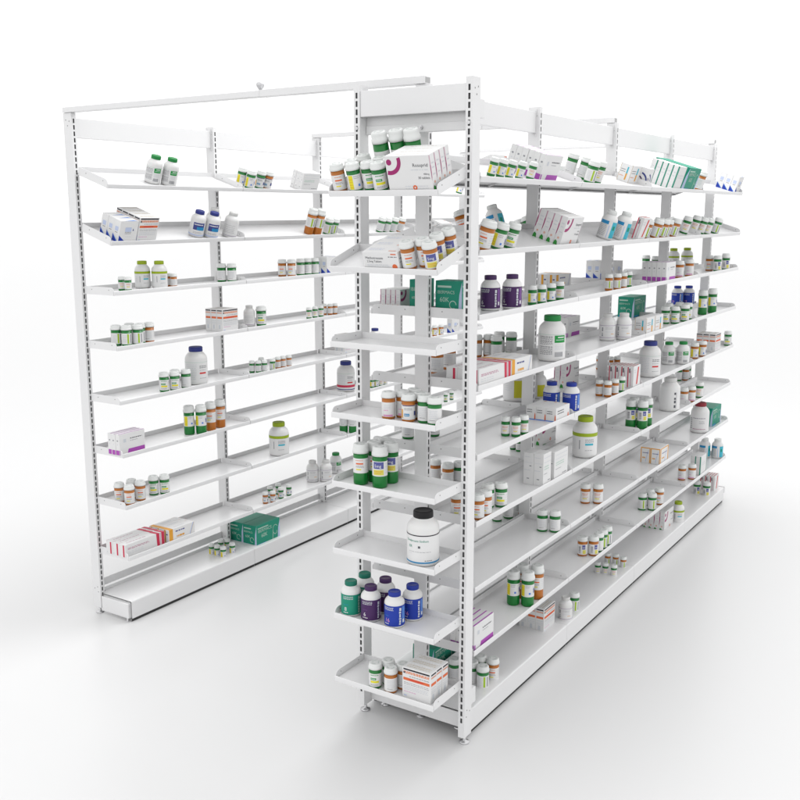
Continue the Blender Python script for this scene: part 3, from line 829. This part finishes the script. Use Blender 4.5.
ORD = ["", "top shelf", "second shelf", "third shelf", "fourth shelf", "fifth shelf", "sixth shelf", "seventh shelf", "eighth shelf", "base deck"]
NTH = ["", "first", "second", "third", "fourth", "fifth", "sixth", "seventh", "eighth", "ninth", "tenth", "eleventh", "twelfth"]
def where(code, i, n, word="from left"):
    s = ORD[int(code[1])] + ", " + UNIT[code[0]]
    if n == 1: return "on " + s
    p = "leftmost" if i == 0 else ("rightmost" if i == n - 1 else NTH[i + 1] + " from left")
    return p + " on " + s
import bpy_extras.object_utils as bou
def screen(p): 
    d = Vector(p) - Vector(cam.location); Mx = cam.rotation_euler.to_matrix().transposed(); q = Mx @ d; return q.x / -q.z, q.y / -q.z

rows = [l.split() for l in ITEMS.strip().splitlines()]
data = []
for c, k, st, u, v in rows:
    M = place(c, float(u), float(v)); data.append([c, k, st, M, screen(M.translation + Vector((0, 0, .05)))[0]])
LOOKS = {}
for d in data: LOOKS.setdefault((d[0], d[1], d[2]), []).append(d)
CACHE = {}
CAPOF = {}
ms_rng = random.Random(5)
for d in data:
    c, k, st, M, sx = d
    same = sorted(LOOKS[(c, k, st)], key=lambda e: e[4]); idx = same.index(d)
    h, r = KS[k]
    vialq = k.startswith('vial')
    key = (k, st)
    if key not in CACHE:
        if vialq:
            colr, sty = st.split('_')
            CACHE[key] = (vial_body(h, r, amber if colr == 'a' else green), vial_cap(h, r), vial_label(h, r, sty, k))
        else: CACHE[key] = (bottle_body(h, r), bottle_cap(h, r, BST[st]), bottle_label(h, r, st))
    if vialq:
        colr, sty = st.split('_'); cn = "amber" if colr == 'a' else "green"
        lab = "%s%s vial, %s, %s" % (SIZE[k], cn, VL[sty], where(c, idx, len(same)))
        o = thing("pill_vial", lab, "pill vial", (0, 0, 0), "%s%s pill vials on the shelves" % (SIZE[k], cn))
    else:
        lab = "%s%s, %s" % (SIZE[k], BL[st], where(c, idx, len(same)))
        o = thing("medicine_bottle", lab, "bottle", (0, 0, 0), ("large" if k == 'big' else "medium") + " medicine bottles on the shelves")
    # turn the label roughly towards the aisle end the photograph is taken from
    wp = M.translation; a = math.atan2(cam.location.y - wp.y, cam.location.x - wp.x) + ms_rng.uniform(-.16, .16)
    lx = M.to_3x3().inverted() @ Vector((math.cos(a), math.sin(a), 0)); rz = math.atan2(lx.y, lx.x)
    o.matrix_world = M @ Matrix.Rotation(rz, 4, 'Z')
    b, cp, lb = CACHE[key]
    put("vial_body" if vialq else "bottle_body", b, o); oc = put("cap" if vialq else "screw_cap", cp, o); oc.rotation_euler = (0, 0, ms_rng.uniform(0, 6.28)); put("paper_label", lb, o)

# ------------------------------------------------------------------ goods: cartons
BXS = {'tri': (.105, .042, .10), 'red': (.118, .040, .115), 'purple': (.155, .026, .10), 'mag': (.165, .032, .118), 'white': (.15, .027, .10), 'whitetall': (.076, .045, .135),
       'pink': (.25, .045, .065), 'yel': (.18, .045, .065), 'teal': (.2, .1, .12), 'flame': (.14, .046, .058), 'metho': (.14, .055, .062), 'magsmall': (.12, .022, .08),
       'pill': (.13, .06, .085), 'tealstripe': (.13, .03, .12), 'redstripe': (.10, .032, .11), 'frame': (.14, .056, .09), 'tealthin': (.1, .045, .12), 'tealwide': (.08, .11, .12), 'swoosh': (.07, .05, .085), 'whitewide': (.14, .045, .12)}
BOXL = {'tri': "white carton, blue corner triangle", 'red': "white carton, orange and black bands", 'purple': "white carton, purple foot", 'mag': "white carton, magenta ring", 'white': "plain white carton",
        'whitetall': "tall plain white carton", 'pink': "long white carton, crimson end", 'yel': "long white carton, amber stripe", 'teal': "large teal carton", 'flame': "low white carton, orange mark",
        'metho': "low white carton, Methotrexate print", 'magsmall': "small white carton, dark pink dashes", 'pill': "white carton, yellow capsule print", 'tealstripe': "white carton, teal edge",
        'redstripe': "white carton, red slanting stripe", 'frame': "white carton, orange frame", 'tealthin': "narrow teal carton", 'tealwide': "square teal carton", 'swoosh': "white carton, navy arcs", 'whitewide': "wide plain white carton"}
class Face:
    def __init__(s, m, kind, w, d, h):
        s.m = m; E = .0004
        s.W, s.Hh, s.fn = {
            'F': (w, h, lambda a, b, e: (d / 2 + e, -w / 2 + a, b)), 'K': (w, h, lambda a, b, e: (-d / 2 - e, w / 2 - a, b)),
            'N': (d, h, lambda a, b, e: (-d / 2 + a, -w / 2 - e, b)), 'S': (d, h, lambda a, b, e: (d / 2 - a, w / 2 + e, b)),
            'T': (w, d, lambda a, b, e: (d / 2 - b, -w / 2 + a, h + e))}[kind]
    def rect(s, x0, x1, y0, y1, ink_, e=.0004): s.poly([(x0, y0), (x1, y0), (x1, y1), (x0, y1)], ink_, e)
    def poly(s, pts, ink_, e=.0004): s.m.add([s.fn(a * s.W, b * s.Hh, e) for a, b in pts], [tuple(range(len(pts)))], ink_)
    def ring(s, cx, cy, r0, r1, a0, a1, ink_, e=.0004, n=20):
        v = []
        for i in range(n + 1):
            a = R(a0 + (a1 - a0) * i / n); v += [s.fn(cx * s.W + r0 * math.cos(a), cy * s.Hh + r0 * math.sin(a), e), s.fn(cx * s.W + r1 * math.cos(a), cy * s.Hh + r1 * math.sin(a), e)]
        s.m.add(v, [(2 * i, 2 * i + 1, 2 * i + 3, 2 * i + 2) for i in range(n)], ink_)
    def text(s, t, x, y, width, ink_, e=.0006):
        v, f, w = text_geo(t, 1.0); k = width * s.W / w
        s.m.add([s.fn(x * s.W + a * k, y * s.Hh + b * k, e) for a, b in v], f, ink_)
    def lines(s, x0, x1, ys, ink_, t=.02, e=.0004):
        for y in ys:
            x = x0
            while x < x1 - .01:
                w = min(rnd.uniform(.03, .09), x1 - x); s.rect(x, x + w, y, y + t, ink_, e); x += w + rnd.uniform(.012, .025)
def print_mesh(k, w, d, h):
    m = MB(); F = {c: Face(m, c, w, d, h) for c in 'FKNST'}
    f = F['F']; ends = (F['N'], F['S']); p = P
    if k == 'tri':
        for q in (f, F['K']):
            q.poly([(0, 0), (.42, 0), (0, .34)], p['blue']); q.rect(.30, .64, .50, .70, p['paleblue']); q.lines(.30, .64, (.46, .40), p['grey'], .025); q.poly([(.70, .54), (.78, .54), (.74, .66)], p['navy']); q.lines(.36, .66, (.26,), p['pale'])
        for q in ends: q.poly([(0, 0), (.95, 0), (0, .34)], p['bluelight']); q.poly([(.0, 0), (.8, 0), (.0, .30)], p['blue'], .0006); q.rect(.25, .75, .50, .70, p['paleblue']); q.rect(.3, .7, .42, .45, p['grey'])
        F['T'].poly([(.2, .0), (.9, .0), (.75, .25)], p['bluelight'])
    elif k == 'red':
        for q in (f, F['K']):
            q.rect(.04, .96, .915, .965, p['black']); q.lines(.05, .95, (.80, .84), p['salmon'], .045); q.rect(.04, .11, .80, .86, p['darkgrey'], .0006); q.lines(.25, .95, (.72,), p['grey'], .022)
            q.rect(.04, .96, .58, .67, p['orange']); q.rect(.24, .74, .61, .64, p['red'], .0006); q.lines(.06, .94, (.50, .45), p['grey'], .014); q.lines(.06, .9, (.38, .33, .28), p['pale'], .018); q.lines(.06, .5, (.20,), p['pink'], .02); q.rect(.06, .16, .06, .10, p['paleblue'])
        for q in ends: q.rect(.08, .92, .915, .965, p['black']); q.lines(.08, .92, (.82,), p['salmon'], .05); q.rect(.08, .92, .58, .67, p['orange']); q.lines(.1, .9, (.48, .40, .34), p['pale'], .02); q.rect(.3, .6, .12, .3, p['pale'])
        F['T'].lines(.1, .9, (.3, .6), p['sand'], .10)
    elif k == 'purple':
        for q in (f, F['K']): q.poly([(.30, .04), (.98, .04), (.98, .24), (.34, .24)], p['purple']); q.rect(0, .06, .02, .24, p['purple']); q.lines(.42, .88, (.70,), p['darkgrey'], .04); q.rect(.16, .26, .58, .74, p['pale']); q.lines(.42, .7, (.60,), p['grey'], .02)
        for q in ends: q.rect(.1, .9, .02, .24, p['purple']); q.rect(.35, .65, .66, .72, p['grey']); q.rect(.4, .6, .50, .53, p['pale'])
        F['T'].rect(.0, 1, .1, .32, p['purple'])
    elif k in ('mag', 'magsmall'):
        for q in (f, F['K']):
            q.ring(.085, .83, 0, .0098 * w / .165, 0, 360, p['magenta']); q.ring(.09, .86, .031 * w / .165, .0445 * w / .165, -106, 16, p['magenta'])
            q.text("Rosuprid", .61, .69, .34, p['darkgrey']); q.lines(.56, .95, (.60,), p['pale'], .018); q.text("400mg", .83, .47, .13, p['darkgrey']); q.text("30 tablets", .70, .36, .26, p['darkgrey']); q.lines(.38, .9, (.16, .10), p['pale'], .015)
            q.ring(.60, .13, .003, .008, 0, 360, p['orange'], .0006); q.poly([(.08, 0), (.32, 0), (.26, .022), (.1, .03)], p['leaf'])
        for q in ends:
            q.poly([(.02, .60), (.16, .48), (.16, .98), (.02, .98)], p['rose']); q.poly([(.0, .30), (.0, .74), (.12, .70), (.10, .40)], p['magenta'], .0006); q.lines(.35, .8, (.74, .62, .44), p['pale'], .03); q.ring(.5, .25, .0015, .0042, 0, 360, p['salmon'])
            q.poly([(.04, 0), (.60, 0), (.50, .12), (.22, .17), (.08, .10)], p['leaf'], .0006)
        F['T'].lines(.2, .8, (.5,), p['sand'], .06)
    elif k == 'swoosh':
        for q in (f, F['K'], *ends): q.ring(.2, .2, .036, .044, 10, 80, p['navy']); q.ring(.1, .2, .018, .024, 10, 85, p['plum']); q.lines(.3, .8, (.1,), p['cyan'], .06)
    elif k in ('white', 'whitetall', 'whitewide'):
        for q in (f, F['K']): q.lines(.08, .92, (.86, .72), p['pale'], .02); q.lines(.1, .7, (.58, .50), p['mint'], .03); q.lines(.1, .5, (.36,), p['grey'], .02); q.lines(.6, .9, (.12,), p['grey'], .03)
        for q in ends: q.rect(.08, .92, .69, .70, p['pale']); q.rect(.60, .80, .58, .61, p['grey']); q.rect(.35, .6, .18, .21, p['grey']); q.lines(.1, .7, (.86, .45), p['pale'], .02)
    elif k == 'pink':
        for q in (f, F['K']): q.lines(.06, .60, (.66, .58), p['rose'], .05); q.lines(.06, .45, (.40, .28), p['pale'], .03); q.poly([(.80, .0), (.87, .0), (.86, 1), (.78, 1)], p['crimson']); q.poly([(.885, .0), (.90, .0), (.895, 1), (.88, 1)], p['rose']); q.poly([(.92, 0), (.99, 0), (.99, 1), (.91, 1)], p['crimson'])
        F['T'].poly([(.78, 0), (.86, 0), (.84, 1), (.76, 1)], p['crimson']); F['T'].poly([(.91, 0), (.99, 0), (.97, 1), (.89, 1)], p['crimson']); F['T'].lines(.1, .6, (.4,), p['rose'], .10)
        for q in ends: q.rect(.62, .84, .06, .96, p['crimson'] if q is F['N'] else p['rose']); q.rect(.1, .2, .1, .2, p['pale'])
    elif k == 'yel':
        for q in (f, F['K']): q.rect(.02, .16, 0, 1, p['gold']); q.lines(.26, .62, (.70,), p['navy'], .09); q.lines(.30, .60, (.26,), p['gold'], .14); q.poly([(.76, 0), (.80, 0), (.96, 1), (.92, 1)], p['paleblue']); q.poly([(.80, 0), (.82, 0), (.98, 1), (.96, 1)], p['sand'])
        F['T'].rect(.02, .16, 0, 1, p['gold']); F['T'].lines(.3, .7, (.4,), p['pale'], .12)
        for q in ends: q.rect(.30, .55, 0, 1, p['gold']); q.rect(.62, .85, .6, .7, p['navy'])
    elif k == 'tealthin':
        for q in ends: q.text("IBER", .10, .66, .80, p['mint']); q.text("60K", .22, .42, .5, p['mint']); q.rect(.05, .7, .02, .09, p['skyblue'])
        f.rect(.1, .8, .3, .34, p['mint'])
    elif k in ('teal', 'tealwide'):
        f_ = [f, F['K']]
        for q in f_:
            q.rect(.06, .56, .60, .84, p['mint']) if False else None
            q.text("IBERMACS", .06, .64, .58, p['mint']); q.text("60K", .20, .38, .26, p['mint']); q.rect(.06, .50, .82, .87, p['mint']); q.lines(.08, .4, (.24,), p['teal'], .03)
            q.ring(.80, .58, .017, .020, 20, 200, p['mint']); q.ring(.80, .40, .012, .015, 180, 380, p['mint']); q.poly([(.68, .06), (.70, .06), (.72, .60), (.70, .60)], p['mint']); q.poly([(.90, .0), (1, .0), (1, .9), (.93, .55)], p['paleblue'], .0003); q.rect(.04, .4, .02, .10, p['skyblue'])
        for q in ends:
            q.text("IBERMACS", .06, .62, .66, p['mint']); q.text("60K", .16, .38, .36, p['mint']); q.rect(.08, .6, .80, .86, p['mint']); q.poly([(.86, .0), (1, .0), (1, .98), (.90, .6)], p['paleblue']); q.ring(.66, .30, .012, .015, 0, 300, p['mint']); q.rect(.05, .5, .02, .09, p['skyblue'])
    elif k == 'flame':
        for q in (f, F['K']): q.lines(.10, .56, (.70, .52), p['darkgrey'], .07); q.poly([(.84, .12), (.94, .12), (.92, .36), (.89, .44), (.86, .34)], p['orange']); q.rect(0, .8, .0, .06, p['paleblue'])
        for q in ends: q.lines(.10, .62, (.70, .54), p['darkgrey'], .06); q.poly([(.84, .06), (.98, .06), (.97, .40), (.91, .55), (.86, .36)], p['orange']); q.rect(0, 1, .0, .07, p['bluelight'])
        F['T'].ring(.9, .3, .0, .006, 0, 360, p['salmon'])
    elif k == 'metho':
        for q in (f, F['K']):
            q.text("Methotrexate", .07, .60, .50, p['darkgrey']); q.text("2.5mg Tablets", .10, .42, .42, p['darkgrey']); q.lines(.10, .72, (.28, .20), p['pale'], .03); q.ring(.87, .19, 0, .010, 0, 360, p['orange']); q.lines(.72, .96, (.72,), p['darkgrey'], .04); q.rect(.80, .95, .86, .92, p['orange'])
        for q in ends: q.lines(.1, .8, (.6, .4), p['grey'], .06)
        F['T'].lines(.1, .5, (.4, .6), p['paleblue'], .05); F['T'].rect(.7, .9, .2, .3, p['salmon'])
    elif k == 'pill':
        for q in (f, F['K'], *ends): q.poly([(.60, .12), (.72, .12), (.74, .85), (.62, .85)], p['cyan']); q.poly([(.60, .12), (.72, .12), (.73, .48), (.61, .48)], p['gold'], .0006); q.lines(.1, .5, (.66, .54), p['darkgrey'], .03); q.lines(.1, .45, (.3,), p['salmon'], .04); q.rect(.0, .04, 0, 1, p['sand'])
    elif k == 'tealstripe':
        for q in (f, F['K']): q.rect(.0, .05, 0, 1, p['teal']); q.rect(.95, 1, 0, 1, p['teal']); q.lines(.2, .8, (.6, .5), p['pale'], .025)
        for q in ends: q.rect(.80, .98, 0, 1, p['teal']); q.lines(.2, .6, (.7, .55), p['pale'], .025)
    elif k == 'redstripe':
        for q in (f, F['K']): q.poly([(.40, .15), (.58, .15), (.78, .92), (.60, .92)], p['red']); q.lines(.06, .35, (.8, .7), p['pale'], .03)
        for q in ends: q.rect(.02, .18, .04, .96, p['crimson']); q.rect(.5, .6, .1, .8, p['rose']); q.rect(.25, .45, .70, .90, p['darkgrey'])
        F['T'].lines(.05, .95, (.2, .7), p['red'], .16)
    elif k == 'frame':
        for q in (f, F['K'], *ends):
            q.rect(.02, .10, .02, .98, p['gold']); q.rect(.90, .98, .02, .98, p['gold']); q.rect(.1, .9, .92, .98, p['gold']); q.lines(.22, .8, (.62,), p['navy'], .05); q.lines(.2, .5, (.30,), p['gold'], .08); q.poly([(.5, .1), (.56, .1), (.8, .8), (.74, .8)], p['paleblue'])
    return m.mesh("printed_design", fix=False)
def carton_mesh(k, w, d, h):
    m = MB(); base = P['teal'] if k.startswith('teal') and k != 'tealstripe' else card
    m.box(-d / 2, d / 2, -w / 2, w / 2, 0, h, base)
    return bevel(m.mesh("carton"), .0009, 1)
BC = {}; brow = [l.split() for l in BOXES.strip().splitlines()]
cnt = {}; allb = []
for c, k, n, u, v in brow:
    w, d, h = BXS[k]; n = int(n); u = float(u); v = float(v); allb.append((c, k, n, u, v))
seen = {}
for bi, (c, k, n, u, v) in enumerate(allb):
    w, d, h = BXS[k]
    if k not in BC: BC[k] = (carton_mesh(k, w, d, h), print_mesh(k, w, d, h))
    vc = v - w / 2 if c[0] == 'E' else v + w / 2
    rowsame = [b for b in allb if b[0] == c and b[1] == k]; ri = sorted(rowsame, key=lambda b: b[4]).index((c, k, n, u, v))
    for i in range(n):
        M = place(c, u + d * (i + .5), vc)
        s_ = ORD[int(c[1])] + ", " + UNIT[c[0]]
        pos = "" if n == 1 else ("front of row, " if i == 0 else ("rear of row, " if i == n - 1 else NTH[i + 1] + " from front, "))
        rr = "" if len(rowsame) == 1 else ("nearer, " if ri == 0 else "farther, ")
        o = thing("medicine_carton", "%s, %s%s%s" % (BOXL[k], pos, rr, s_), "carton", (0, 0, 0), BOXL[k].replace("carton", "cartons", 1) + " on the shelves")
        o.matrix_world = M @ Matrix.Translation((0, ms_rng.uniform(-.0012, .0012), 0)) @ Matrix.Scale(.985, 4, (1, 0, 0))
        put("carton", BC[k][0], o); put("printed_design", BC[k][1], o)
bpy.context.view_layer.update()
